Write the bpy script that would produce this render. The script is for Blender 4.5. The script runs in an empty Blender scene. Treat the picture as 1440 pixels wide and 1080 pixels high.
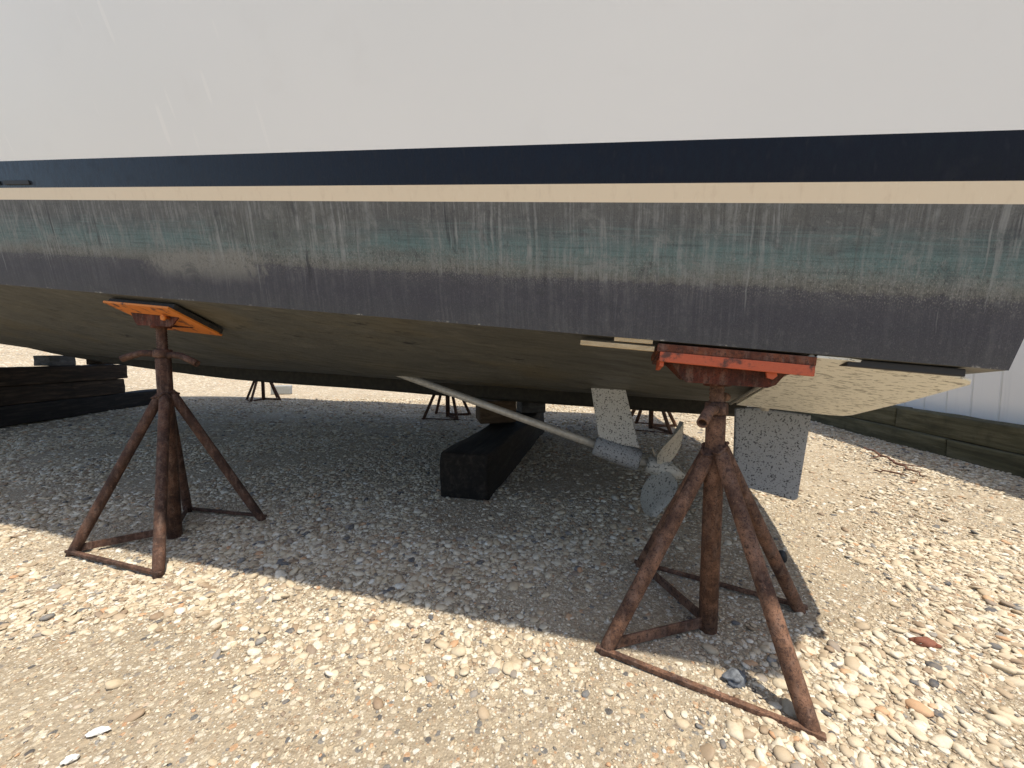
import bpy, bmesh, math, random
import numpy as np
from mathutils import Vector, Matrix, noise as mnoise

random.seed(7); RNG = np.random.default_rng(11)
scene = bpy.context.scene
COL = scene.collection
V = Vector

# ------------------------------------------------------------------ helpers
class MB:
    """collects verts / faces in world space; build() links ONE mesh object"""
    def __init__(s): s.v, s.f, s.uv, s.smooth = [], [], {}, []
    def add(s, verts, faces, uvs=None, smooth=False):
        b = len(s.v)
        s.v += [tuple(p) for p in verts]
        for f in faces:
            s.f.append([b + i for i in f]); s.smooth.append(smooth)
        if uvs:
            for i, q in enumerate(uvs): s.uv[b + i] = q
    def box(s, c, ax, ay, az, bev=0.0):
        """oriented box: centre, three half-axis vectors, chamfered edges"""
        c, ax, ay, az = V(c), V(ax), V(ay), V(az)
        bm = bmesh.new()
        q = [bm.verts.new(c + ax*i + ay*j + az*k) for i in (-1, 1) for j in (-1, 1) for k in (-1, 1)]
        for f in ((0,1,3,2), (4,6,7,5), (0,4,5,1), (2,3,7,6), (0,2,6,4), (1,5,7,3)):
            bm.faces.new([q[i] for i in f])
        if bev > 0:
            bmesh.ops.bevel(bm, geom=bm.edges[:], offset=bev, segments=2, profile=.6, affect='EDGES')
        bmesh.ops.recalc_face_normals(bm, faces=bm.faces[:])
        bm.verts.index_update()
        s.add([v.co for v in bm.verts], [[v.index for v in f.verts] for f in bm.faces])
        bm.free()
    def bar(s, p, q, w, h, up=(0, 0, 1), bev=.002):
        p, q = V(p), V(q); d = q - p; L = d.length; d.normalize()
        sd = d.cross(V(up)).normalized(); u = sd.cross(d).normalized()
        s.box((p + q)/2, d*L/2, sd*w/2, u*h/2, bev)
    def path(s, pts, rad, n=14, hollow=None):
        """round tube through points (rad a number or one per point); hollow = depth of the open bore at the last end"""
        pts = [V(p) for p in pts]
        rad = [rad]*len(pts) if not hasattr(rad, '__len__') else list(rad)
        if hollow:
            d = (pts[-1] - pts[-2]).normalized()
            pts += [pts[-1], pts[-1] - d*hollow]; rad += [rad[-1]*.72, rad[-1]*.70]
        b = len(s.v); N = len(pts); up = None
        dirs = []
        for i in range(N):
            a = pts[max(i-1, 0)]; c = pts[min(i+1, N-1)]
            d = c - a
            if hollow and i >= N-3: d = pts[N-3] - pts[N-4]
            dirs.append(d.normalized())
        r0 = dirs[0].orthogonal().normalized()
        for i in range(N):
            d = dirs[i]; r0 = (r0 - d*r0.dot(d)).normalized(); r1 = d.cross(r0)
            for k in range(n):
                a = 2*math.pi*k/n
                s.v.append(tuple(pts[i] + (r0*math.cos(a) + r1*math.sin(a))*rad[i]))
        for i in range(N-1):
            for k in range(n):
                s.f.append([b+i*n+k, b+i*n+(k+1) % n, b+(i+1)*n+(k+1) % n, b+(i+1)*n+k]); s.smooth.append(True)
        s.f.append([b+k for k in range(n)][::-1]); s.smooth.append(False)
        s.f.append([b+(N-1)*n+k for k in range(n)]); s.smooth.append(False)
    def prism(s, poly, ext, bev=0.0):
        """closed polygon (3-D points) extruded by the vector ext"""
        bm = bmesh.new(); ext = V(ext)
        a = [bm.verts.new(V(p)) for p in poly]; c = [bm.verts.new(V(p) + ext) for p in poly]; n = len(poly)
        bm.faces.new(a[::-1]); bm.faces.new(c)
        for i in range(n): bm.faces.new([a[i], a[(i+1) % n], c[(i+1) % n], c[i]])
        if bev > 0: bmesh.ops.bevel(bm, geom=bm.edges[:], offset=bev, segments=2, profile=.6, affect='EDGES')
        bmesh.ops.recalc_face_normals(bm, faces=bm.faces[:]); bm.verts.index_update()
        s.add([v.co for v in bm.verts], [[v.index for v in f.verts] for f in bm.faces]); bm.free()
    def build(s, name, mat, parent=None, base=None, recalc=False):
        o0 = base if base is not None else (root_pos(parent) if parent else V((0, 0, 0)))
        me = bpy.data.meshes.new(name)
        me.from_pydata([tuple(V(p) - o0) for p in s.v], [], s.f)
        for p, sm in zip(me.polygons, s.smooth): p.use_smooth = sm
        if s.uv:
            l = me.uv_layers.new(name='UVMap')
            for lp in me.loops: l.data[lp.index].uv = s.uv.get(lp.vertex_index, (0, 0))
        if recalc:
            bm = bmesh.new(); bm.from_mesh(me); bmesh.ops.recalc_face_normals(bm, faces=bm.faces[:]); bm.to_mesh(me); bm.free()
        me.materials.append(mat)
        o = bpy.data.objects.new(name, me); COL.objects.link(o)
        if parent: o.parent = parent
        else: o.location = o0
        return o

def root_pos(o):
    p = V(o.location)
    while o.parent: o = o.parent; p += V(o.location)
    return p
def tag(o, label=None, cat=None, group=None, kind=None):
    if label: o['label'] = label
    if cat: o['category'] = cat
    if group: o['group'] = group
    if kind: o['kind'] = kind
    return o
def empty(name, loc):
    o = bpy.data.objects.new(name, None); o.location = loc; o.empty_display_size = .1; COL.objects.link(o); return o
def copy_tree(o, parent=None):
    c = o.copy(); COL.objects.link(c); c.parent = parent
    for ch in o.children: copy_tree(ch, c)
    return c

# ------------------------------------------------------------------ node helpers
class NT:
    def __init__(s, name):
        s.m = bpy.data.materials.new(name); s.m.use_nodes = True; s.t = s.m.node_tree; s.t.nodes.clear()
        s.out = s.t.nodes.new('ShaderNodeOutputMaterial'); s.b = s.t.nodes.new('ShaderNodeBsdfPrincipled')
        s.t.links.new(s.b.outputs[0], s.out.inputs[0])
    def n(s, typ, **kw):
        nd = s.t.nodes.new('ShaderNode' + typ)
        for k, v in kw.items():
            if hasattr(nd, k) and k not in nd.inputs: setattr(nd, k, v)
            else: nd.inputs[k].default_value = v
        return nd
    def l(s, a, b): s.t.links.new(a, b); return b
    def coord(s, kind='Object', scale=(1, 1, 1), rot=(0, 0, 0), loc=(0, 0, 0)):
        tc = s.t.nodes.new('ShaderNodeTexCoord') if kind != 'Position' else s.t.nodes.new('ShaderNodeNewGeometry')
        mp = s.t.nodes.new('ShaderNodeMapping')
        mp.inputs['Scale'].default_value = scale; mp.inputs['Rotation'].default_value = rot; mp.inputs['Location'].default_value = loc
        s.l(tc.outputs[kind], mp.inputs['Vector']); return mp.outputs[0]
    def noise(s, vec, scale, detail=4, rough=.55, dist=0.):
        nd = s.n('TexNoise'); nd.inputs['Scale'].default_value = scale; nd.inputs['Detail'].default_value = detail
        nd.inputs['Roughness'].default_value = rough; nd.inputs['Distortion'].default_value = dist
        s.l(vec, nd.inputs['Vector']); return nd.outputs['Fac']
    def ramp(s, fac, stops, interp='LINEAR'):
        r = s.n('ValToRGB'); r.color_ramp.interpolation = interp; e = r.color_ramp.elements
        while len(e) < len(stops): e.new(.5)
        for el, (p, c) in zip(e, stops):
            el.position = p; el.color = (*c, 1) if len(c) == 3 else c
        s.l(fac, r.inputs[0]); return r.outputs[0]
    def sstep(s, fac, a, b, lo=0., hi=1.):
        r = s.n('MapRange'); r.interpolation_type = 'SMOOTHSTEP'
        for k, v in zip(('From Min', 'From Max', 'To Min', 'To Max'), (a, b, lo, hi)): r.inputs[k].default_value = v
        s.l(fac, r.inputs['Value']); return r.outputs[0]
    def mix(s, fac, a, b, typ='MIX'):
        m = s.n('Mix', data_type='RGBA', blend_type=typ)
        for i, x in ((0, fac), (6, a), (7, b)):
            if hasattr(x, 'links'): s.l(x, m.inputs[i])
            elif i == 0: m.inputs[0].default_value = x
            else: m.inputs[i].default_value = (*x, 1)
        return m.outputs[2]
    def math(s, op, a, b=None):
        m = s.n('Math', operation=op)
        for i, x in enumerate((a, b)):
            if x is None: continue
            if hasattr(x, 'links'): s.l(x, m.inputs[i])
            else: m.inputs[i].default_value = x
        return m.outputs[0]
    def col(s, c):
        if hasattr(c, 'links'): s.l(c, s.b.inputs['Base Color'])
        else: s.b.inputs['Base Color'].default_value = (*c, 1)
    def rough(s, r):
        if hasattr(r, 'links'): s.l(r, s.b.inputs['Roughness'])
        else: s.b.inputs['Roughness'].default_value = r
    def bump(s, h, strength=.4, dist=.004):
        b = s.n('Bump'); b.inputs['Strength'].default_value = strength; b.inputs['Distance'].default_value = dist
        s.l(h, b.inputs['Height']); s.l(b.outputs[0], s.b.inputs['Normal'])
    def spec(s, v): s.b.inputs['Specular IOR Level'].default_value = v

def mat_rust(name, seed, base=(.085, .042, .025), mid=(.165, .085, .05), hi=(.30, .16, .10), dark=(.03, .016, .013)):
    m = NT(name); v = m.coord('Object', loc=(seed, seed*.7, 0)); vs = m.coord('Object', scale=(1, 1, .25), loc=(seed, 0, 0))
    n1 = m.noise(v, 14, 6, .65); n2 = m.noise(vs, 55, 5, .6); n3 = m.noise(v, 240, 3, .6)
    c = m.ramp(n1, [(.28, dark), (.42, base), (.56, mid), (.74, hi)])
    n4 = m.noise(v, 75, 6, .75, .4); c = m.mix(m.sstep(n2, .45, .70, 0, .6), c, (.18, .115, .085)); c = m.mix(m.sstep(n4, .52, .62, 0, .75), c, dark); c = m.mix(m.sstep(n4, .42, .34, 0, .6), c, hi); c = m.mix(m.sstep(n3, .54, .66, 0, .7), c, dark)
    m.col(c); m.rough(.82); m.spec(.3); m.bump(m.math('ADD', n3, n2), .5, .0025); return m.m
def mat_orange(name, seed, c0=(.62, .13, .025), c1=(.75, .24, .06), rustamt=.55):
    m = NT(name); v = m.coord('Object', loc=(seed, 0, 0))
    n1 = m.noise(v, 18, 6, .65); n2 = m.noise(v, 130, 4, .6)
    c = m.mix(n2, c0, c1); r = m.sstep(n1, rustamt, rustamt + .12, 0, 1)
    c = m.mix(r, c, (.10, .035, .018)); c = m.mix(m.sstep(n2, .62, .72, 0, .6), c, (.12, .04, .02))
    m.col(c); m.rough(.65); m.bump(n2, .3, .002); return m.m
def mat_wood(name, seed, dark, mid, light, scale=(3, 30, 30), rough=.85, crack=True):
    m = NT(name); v = m.coord('Object', scale=scale, loc=(seed, seed*.3, 0)); vo = m.coord('Object', loc=(seed, 0, 0))
    g = m.noise(v, 1, 8, .65, .6); b = m.noise(vo, 6, 4, .6); f = m.noise(v, 6, 4, .6)
    c = m.ramp(g, [(.3, dark), (.5, mid), (.72, light)]); c = m.mix(m.sstep(b, .5, .7, 0, .6), c, dark)
    c = m.mix(m.sstep(f, .6, .7, 0, .5), c, dark)
    m.col(c); m.rough(rough); m.spec(.25); m.bump(m.math('ADD', g, m.math('MULTIPLY', f, .6)), .7, .008); return m.m
def mat_speckle(name, base, base2, spot, scale=70, amt=.5, rough=.7):
    m = NT(name); v = m.coord('Object')
    n0 = m.noise(v, 6, 4, .6); n1 = m.noise(v, scale, 3, .55, .4); n2 = m.noise(v, scale*2.7, 3, .6); n3 = m.noise(v, scale*.35, 3, .6)
    c = m.mix(n0, base, base2); c = m.mix(m.sstep(n2, .52, .66, 0, .5), c, tuple(min(1, x*1.7) for x in base2))
    th = m.math('ADD', n1, m.math('MULTIPLY', n3, .35))
    c = m.mix(m.sstep(th, amt + .21, amt + .27, 0, .95), c, spot); c = m.mix(m.sstep(n2, .60, .68, 0, .55), c, spot)
    m.col(c); m.rough(rough); m.spec(.3); m.bump(m.math('ADD', n1, n2), .4, .002); return m.m

PAL = [(0., (.055, .058, .065)), (.035, (.11, .115, .12)), (.07, (.24, .23, .21)), (.13, (.24, .165, .105)), (.22, (.37, .28, .185)),
       (.42, (.50, .41, .28)), (.64, (.58, .50, .37)), (.82, (.64, .58, .46)), (.93, (.70, .67, .585)), (.955, (.52, .33, .19)), (1., (.46, .25, .13))]

def mat_gravel():
    m = NT('pebble_stone')
    a = m.n('Attribute', attribute_name='tone'); v = m.coord('Object')
    n1 = m.noise(v, 90, 4, .6); n2 = m.noise(v, 500, 3, .6)
    c = m.ramp(a.outputs['Fac'], PAL)
    c = m.mix(m.sstep(n1, .35, .7, 0, .35), c, (.36, .27, .17)); c = m.mix(m.sstep(n2, .55, .7, 0, .35), c, (.22, .17, .12))
    m.col(c); m.rough(.72); m.spec(.35); m.bump(n2, .25, .001); return m.m
def mat_ground():
    m = NT('sandy_gravel'); v = m.coord('Object')
    big = m.noise(v, 1.1, 5, .6); med = m.noise(v, 7, 5, .6); fine = m.noise(v, 180, 5, .7); g2 = m.noise(v, 600, 3, .6)
    c = m.ramp(m.math('ADD', m.math('MULTIPLY', big, .5), m.math('MULTIPLY', med, .5)), [(.34, (.29, .23, .155)), (.5, (.37, .30, .21)), (.66, (.44, .36, .255))])
    def vor(scale):
        x = m.n('TexVoronoi', feature='F1'); x.inputs['Scale'].default_value = scale; x.inputs['Randomness'].default_value = 1
        vv = m.n('VectorMath', operation='ADD'); nz = m.n('TexNoise'); nz.inputs['Scale'].default_value = scale*.7
        m.l(v, nz.inputs['Vector']); sc = m.n('VectorMath', operation='SCALE'); sc.inputs['Scale'].default_value = .5/scale
        m.l(nz.outputs['Color'], sc.inputs[0]); m.l(v, vv.inputs[0]); m.l(sc.outputs[0], vv.inputs[1]); m.l(vv.outputs[0], x.inputs['Vector'])
        sep = m.n('SeparateColor'); m.l(x.outputs['Color'], sep.inputs[0]); return x.outputs['Distance'], sep.outputs[0], sep.outputs[1]
    d1, r1, q1 = vor(150); d2, r2, q2 = vor(52); d3, r3, q3 = vor(17)
    c = m.mix(m.math('MULTIPLY', m.sstep(q1, .35, .45), m.sstep(d1, .52, .38, 0, .75)), c, m.ramp(r1, PAL))
    c = m.mix(m.math('MULTIPLY', m.sstep(q2, .42, .5), m.sstep(d2, .5, .40, 0, .85)), c, m.ramp(r2, PAL))
    # mid-size stones far out, where single stones are no longer modelled
    sx = m.n('SeparateXYZ'); geo = m.n('NewGeometry'); m.l(geo.outputs['Position'], sx.inputs[0])
    far = m.sstep(sx.outputs[1], 4.5, 7.5)
    k3 = m.math('MULTIPLY', m.math('MULTIPLY', m.sstep(q3, .35, .42), m.sstep(d3, .5, .42, 0, .85)), far)
    c = m.mix(k3, c, m.ramp(r3, PAL))
    c = m.mix(m.sstep(fine, .55, .72, 0, .45), c, (.17, .125, .08)); c = m.mix(m.sstep(g2, .58, .7, 0, .4), c, (.60, .52, .40))
    m.col(c); m.rough(.95); m.spec(.15)
    h = m.math('ADD', m.math('MULTIPLY', m.math('SUBTRACT', .5, d2), 1.2), m.math('ADD', m.math('MULTIPLY', m.math('SUBTRACT', .5, d1), .5), fine))
    m.bump(h, .8, .008); return m.m

# ------------------------------------------------------------------ boat frame: s = forward along hull from stern, o = away from the viewer, z up
A = V((-.961, .275, 0)).normalized(); N = V((.275, .961, 0)).normalized(); ORG = V((1.32, .8985, 0))
def W(s, o, z): return ORG + A*s + N*o + V((0, 0, z))
CEN = 1.95
def lerp_tab(x, tab):
    if x <= tab[0][0]: return tab[0][1]
    for (a, b), (c, d) in zip(tab, tab[1:]):
        if x <= c: return b + (d-b)*(x-a)/(c-a)
    return tab[-1][1]
def zchine(s): return .852 + .101*s + (.003*(s-5)**2 if s > 5 else 0)
def ochine(s): return 0 if s < 5 else CEN*min(1, ((s-5)/7.2)**2)
KEEL = [(0, .452), (.45, .466), (1.44, .496), (2.4, .533), (3.5, .592), (4.3, .612), (5.0, .645), (6.0, .725), (6.7, .79), (7.5, .865), (8.3, .965), (9.24, 1.127), (10.2, 1.4), (11.2, 1.8), (12.2, 2.3)]
def zkeel(s): return (lerp_tab(s-.35, KEEL) + lerp_tab(s, KEEL) + lerp_tab(s+.35, KEEL))/3 if s > .6 else lerp_tab(s, KEEL)
def zrab(s): return zkeel(s) + (.13 if s < 5 else .13*max(.1, 1-(s-5)/5))
FT = [(0, 0), (.065, .115), (.13, .235), (.25, .465), (.35, .62), (.4545, .745), (.6, .845), (.75, .915), (1, 1)]
FTS = [(0, 0), (.13, .095), (.19, .18), (.25, .29), (.35, .50), (.4545, .69), (.6, .84), (.75, .915), (1, 1)]
def zbottom(s, o):
    oc = ochine(s); t = (o-oc)/(CEN-.09-oc) if CEN-.09-oc > .02 else 1
    t = max(0, min(1, t)); k = max(0, min(1, (s-1.1)/1.2)); f = lerp_tab(t, FT)*k + lerp_tab(t, FTS)*(1-k)
    return zchine(s) - f*(zchine(s)-zrab(s))
def zsheer(s): return 2.60 + .13*s + .004*s*s
def osheer(s):
    b = -(.022 + .184*zsheer(min(s, 5)))
    return b if s < 6 else b + (CEN-b)*min(1, ((s-6)/7.0))**2.2
LINES = dict(scum=lambda s: 1.025+.10*s, creamb=lambda s: 1.222+.11*s, creamt=lambda s: 1.270+.111*s, navyt=lambda s: 1.371+.1145*s)
def oside(s, z):
    """lower side leans out 8 degrees up to the navy stripe, the topside flares on from there"""
    zc, zn, zs = zchine(s), LINES['navyt'](s), zsheer(s); e = min(1, max(0, (s-5)/7.2))
    on = -.142*(min(zn, zs)-zc)*(1-e) + ochine(s) + .25*(osheer(s)-ochine(s))*e
    if z <= zn: return ochine(s) + (on-ochine(s))*(z-zc)/max(.01, zn-zc)
    return on + (osheer(s)-on)*min(1, (z-zn)/(zs-zn))
def s_tran(o, z):
    oo = o if o <= CEN else 2*CEN-o
    return .127 - .2*(z-.868) - .13*max(0, 1-((oo-CEN)/2.0)**2)

STN = [.45, .7] + [1+.5*i for i in range(23)]
def strip(mb, zlo, zhi, n, v0, v1, far=False):
    """hull-side strip between two level lines, with its turn across the stern; UV = metres along, level"""
    cols = []
    def col(s_or_none, first=False):
        c = []
        for k in range(n+1):
            v = k/n
            if first:
                s = .12
                for _ in range(6):
                    z = zlo(s)*(1-v) + zhi(s)*v; o = oside(s, z); s = s_tran(o, z)
                z = zlo(s)*(1-v) + zhi(s)*v; o = oside(s, z)
            else:
                s = s_or_none; z = zlo(s)*(1-v)+zhi(s)*v; o = oside(s, z)
                if s > 9: s = s + (z-zchine(s))*.35*(s-9)/3   # raked stem
            if far: o = 2*CEN-o
            c.append((W(s, o, z), (s, v0+(v1-v0)*v)))
        return c
    cols.append(col(None, True))
    for s in STN: cols.append(col(s))
    vs = [p for c in cols for p, _ in c]; uv = [u for c in cols for _, u in c]
    m = n+1; fs = []
    for i in range(len(cols)-1):
        for k in range(n):
            f = [i*m+k, (i+1)*m+k, (i+1)*m+k+1, i*m+k+1]
            fs.append(f if far else f[::-1])
    mb.add(vs, fs, uv, True)
def stern_strip(mb, zlo, zhi, n, v0, v1):
    vs, uv, fs = [], [], []
    M = 16
    for k in range(n+1):
        v = k/n; s = .1
        for _ in range(6):
            z = zlo(s)*(1-v)+zhi(s)*v; oe = oside(s, z); s = s_tran(oe, z)
        for j in range(M+1):
            q = j/M; q = q if q in (0, 1) else (.5-.5*math.cos(math.pi*q))
            o = oe + (2*CEN-2*oe)*q
            vs.append(W(s_tran(o, z), o, z)); uv.append((o+20, v0+(v1-v0)*v))
    for k in range(n):
        for j in range(M): fs.append([k*(M+1)+j, k*(M+1)+j+1, (k+1)*(M+1)+j+1, (k+1)*(M+1)+j][::-1])
    mb.add(vs, fs, uv, False)

# ------------------------------------------------------------------ boat materials
def mat_topside():
    m = NT('white_gelcoat'); u = m.coord('UV'); p = m.coord('Object')
    n1 = m.noise(p, .9, 3, .5); n2 = m.noise(p, 5, 4, .6)
    c = m.mix(m.sstep(n1, .3, .7), (.81, .825, .83), (.78, .797, .803)); c = m.mix(m.sstep(n2, .55, .75, 0, .25), c, (.73, .737, .735))
    # chalky slanted scuffs toward the bow
    sc = m.coord('UV', rot=(0, 0, .62), scale=(26, 5, 1)); sx = m.noise(sc, 1, 1, .3)
    sep = m.n('SeparateXYZ'); m.l(u, sep.inputs[0])
    msk = m.math('MULTIPLY', m.sstep(sx, .69, .75), m.sstep(sep.outputs[0], 1.8, 2.6))
    c = m.mix(m.math('MULTIPLY', msk, .38), c, (.90, .90, .89))
    m.col(c); m.rough(.38); m.spec(.4); m.b.inputs['Coat Weight'].default_value = .15; m.b.inputs['Coat Roughness'].default_value = .2
    m.bump(n2, .04, .01); return m.m
def mat_navy():
    m = NT('navy_boot_paint'); p = m.coord('Object'); u = m.coord('UV', scale=(60, 2, 1)); u0 = m.coord('UV')
    n1 = m.noise(p, 3, 4, .6); st = m.noise(u, 1, 4, .6); sl = m.noise(m.coord('UV', rot=(0, 0, .5), scale=(9, 1.2, 1)), 1, 3, .6)
    sep = m.n('SeparateXYZ'); m.l(u0, sep.inputs[0])
    chalk = m.sstep(sep.outputs[0], .2, 4.0, 0, .75)
    c = m.mix(n1, (.0035, .005, .012), (.006, .008, .017)); c = m.mix(chalk, c, (.034, .042, .054))
    c = m.mix(m.sstep(st, .55, .8, 0, .35), c, (.035, .04, .046)); c = m.mix(m.sstep(sl, .55, .7, 0, .5), c, (.014, .016, .022))
    m.col(c); m.rough(m.sstep(st, .3, .7, .16, .40)); m.spec(.16); return m.m
def mat_cream():
    m = NT('cream_stripe_paint'); p = m.coord('Object'); st = m.noise(m.coord('UV', scale=(45, .8, 1)), 1, 5, .65); n1 = m.noise(p, 2, 3, .6)
    c = m.mix(n1, (.78, .64, .45), (.74, .60, .41)); c = m.mix(m.sstep(st, .5, .8, 0, .5), c, (.60, .46, .30))
    fine = m.noise(m.coord('UV', scale=(260, 1.5, 1)), 1, 3, .6); c = m.mix(m.sstep(fine, .6, .75, 0, .35), c, (.84, .76, .62))
    m.col(c); m.rough(.5); return m.m
def mat_band():
    """weathered waterline band of the bottom paint: grey top, green-blue middle, speckled scum line, purple-grey foot, drips"""
    m = NT('weathered_bottom_paint'); u = m.coord('UV'); sep = m.n('SeparateXYZ'); m.l(u, sep.inputs[0]); S, Vv = sep.outputs[0], sep.outputs[1]
    wob = m.noise(m.coord('UV', scale=(2.2, .6, 1)), 1, 5, .6); wob2 = m.noise(m.coord('UV', scale=(30, 6, 1)), 1, 4, .7)
    vv = m.math('ADD', Vv, m.math('MULTIPLY', m.math('SUBTRACT', wob, .5), .12)); vv = m.math('ADD', vv, m.math('MULTIPLY', m.math('SUBTRACT', wob2, .5), .10))
    c = m.ramp(vv, [(0., (.118, .115, .104)), (.12, (.105, .105, .099)), (.22, (.108, .128, .122)), (.30, (.112, .165, .156)), (.37, (.125, .162, .150)), (.42, (.145, .160, .142)),
                    (.475, (.145, .142, .120)), (.515, (.105, .100, .090)), (.535, (.066, .063, .070)), (.75, (.056, .054, .063)), (1., (.060, .059, .063))])
    # horizontal brushing
    hb = m.noise(m.coord('UV', scale=(2.5, 42, 1)), 1, 4, .6); c = m.mix(m.sstep(hb, .5, .75, 0, .35), c, (.05, .06, .058))
    hl = m.noise(m.coord('UV', scale=(5, 55, 1), loc=(4, 2, 0)), 1, 5, .7); kk = m.math('MULTIPLY', m.sstep(vv, .08, .2), m.sstep(vv, .48, .38))
    c = m.mix(m.math('MULTIPLY', m.sstep(hl, .50, .66, 0, .7), kk), c, (.13, .195, .18)); c = m.mix(m.math('MULTIPLY', m.sstep(hl, .47, .38, 0, .6), kk), c, (.06, .088, .085))
    # blotchy green-blue strength along the side
    pt = m.noise(m.coord('UV', scale=(1.3, 1.2, 1), loc=(3, 1, 0)), 1, 4, .65)
    k = m.math('MULTIPLY', m.sstep(pt, .5, .66), m.math('MULTIPLY', m.sstep(vv, .10, .24), m.sstep(vv, .50, .40)))
    c = m.mix(m.math('MULTIPLY', k, .45), c, (.075, .150, .145))
    pg = m.noise(m.coord('UV', scale=(1.1, 1.5, 1), loc=(9, 4, 0)), 1, 4, .65)
    c = m.mix(m.math('MULTIPLY', m.sstep(pg, .5, .62, 0, .7), m.sstep(vv, .52, .42)), c, (.115, .112, .098))
    # a scrubbed pale patch
    S2 = m.math('ADD', S, m.math('MULTIPLY', m.math('SUBTRACT', wob2, .5), .5)); a1 = m.math('MULTIPLY', m.sstep(S2, 2.36, 2.46), m.sstep(S2, 3.06, 2.86)); a2 = m.math('MULTIPLY', m.sstep(vv, .40, .46), m.sstep(vv, .80, .55))
    c = m.mix(m.math('MULTIPLY', m.math('MULTIPLY', a1, a2), .85), c, (.21, .20, .17))
    # fine speckle (thick near the scum line)
    sp = m.noise(m.coord('UV', scale=(330, 62, 1)), 1, 3, .7); sp2 = m.noise(m.coord('UV', scale=(520, 90, 1)), 1, 2, .7); sp3 = m.noise(m.coord('UV', scale=(120, 24, 1)), 1, 4, .75)
    near = m.math('MULTIPLY', m.sstep(vv, .24, .44), m.sstep(vv, .66, .50)); near = m.math('ADD', m.math('MULTIPLY', m.math('MULTIPLY', near, m.sstep(pg, .38, .58, .35, 1)), .66), .12)
    bl = m.noise(m.coord('UV', scale=(7, 2.6, 1), loc=(3, 8, 0)), 1, 7, .75, .6); c = m.mix(m.math('MULTIPLY', m.sstep(bl, .52, .64, 0, .6), m.sstep(vv, .60, .45, .10, 1)), c, (.21, .21, .19)); c = m.mix(m.sstep(bl, .44, .36, 0, .5), c, (.045, .047, .05))
    sc_ = m.noise(m.coord('UV', scale=(60, 14, 1), rot=(0, 0, .1)), 1, 5, .75); c = m.mix(m.math('MULTIPLY', m.sstep(sc_, .54, .68, 0, .5), m.sstep(vv, .58, .46, .3, 1)), c, (.22, .22, .20))
    c = m.mix(m.math('MULTIPLY', m.sstep(sp, .50, .68), near), c, (.30, .285, .24)); c = m.mix(m.sstep(sp2, .52, .68, 0, .5), c, (.030, .030, .034))
    c = m.mix(m.math('MULTIPLY', m.sstep(sp3, .50, .66), near), c, (.05, .052, .048))
    # run streaks, broken up along their length and gathered in groups
    grp = m.noise(m.coord('UV', scale=(3.2, .5, 1), loc=(6, 1, 0)), 1, 4, .65); brk = m.noise(m.coord('UV', scale=(20, 7, 1), loc=(2, 9, 0)), 1, 4, .7)
    gate = m.math('MULTIPLY', m.sstep(grp, .36, .62, .12, 1), m.sstep(brk, .34, .62, .1, 1))
    wv = m.n('Mapping'); wav = m.n('CombineXYZ'); m.l(m.math('ADD', S, m.math('MULTIPLY', m.noise(m.coord('UV', scale=(4, 2.5, 1)), 1, 3, .6), .02)), wav.inputs[0]); m.l(Vv, wav.inputs[1])
    def run(sx, sy, off, det, ro):
        mp = m.n('Mapping'); mp.inputs['Scale'].default_value = (sx, sy, 1); mp.inputs['Location'].default_value = (off, off*.7, 0); m.l(wav.outputs[0], mp.inputs['Vector']); return m.noise(mp.outputs[0], 1, det, ro)
    st = run(70, .9, 0, 6, .75); st2 = run(20, .6, 5, 4, .65); st3 = run(160, 1.6, 1, 4, .7); dr = run(38, .45, 9, 2, .5)
    fade = m.math('MULTIPLY', m.math('MULTIPLY', m.sstep(Vv, 1.05, .0, .4, 1), m.sstep(vv, .60, .44, .28, 1)), gate)
    c = m.mix(m.math('MULTIPLY', m.sstep(st, .45, .62, 0, .9), fade), c, (.28, .28, .26)); c = m.mix(m.math('MULTIPLY', m.sstep(st3, .46, .70, 0, .6), fade), c, (.20, .198, .185))
    c = m.mix(m.math('MULTIPLY', m.sstep(run(55, .8, 3, 5, .7), .52, .70, 0, .55), m.sstep(Vv, .7, .1)), c, (.052, .050, .046))
    c = m.mix(m.math('MULTIPLY', m.math('MULTIPLY', m.sstep(st2, .60, .68, 0, .75), m.sstep(grp, .45, .6)), m.sstep(Vv, .85, .5)), c, (.03, .03, .033))
    # a few narrow pale drips that fade out on the way down
    c = m.mix(m.math('MULTIPLY', m.sstep(dr, .685, .71, 0, .55), m.math('MULTIPLY', m.sstep(brk, .32, .55, .15, 1), m.sstep(Vv, 1., .35, .2, 1))), c, (.27, .27, .25))
    # chipped pale edge at the foot
    ch = m.noise(m.coord('UV', scale=(9, 3, 1)), 1, 7, .8); c = m.mix(m.math('MULTIPLY', m.sstep(Vv, .975, .995), m.sstep(ch, .54, .64)), c, (.34, .32, .27))
    m.col(c); m.rough(m.sstep(st, .3, .7, .75, .6)); m.spec(.25); m.bump(m.math('ADD', sp, st), .15, .002); return m.m
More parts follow.
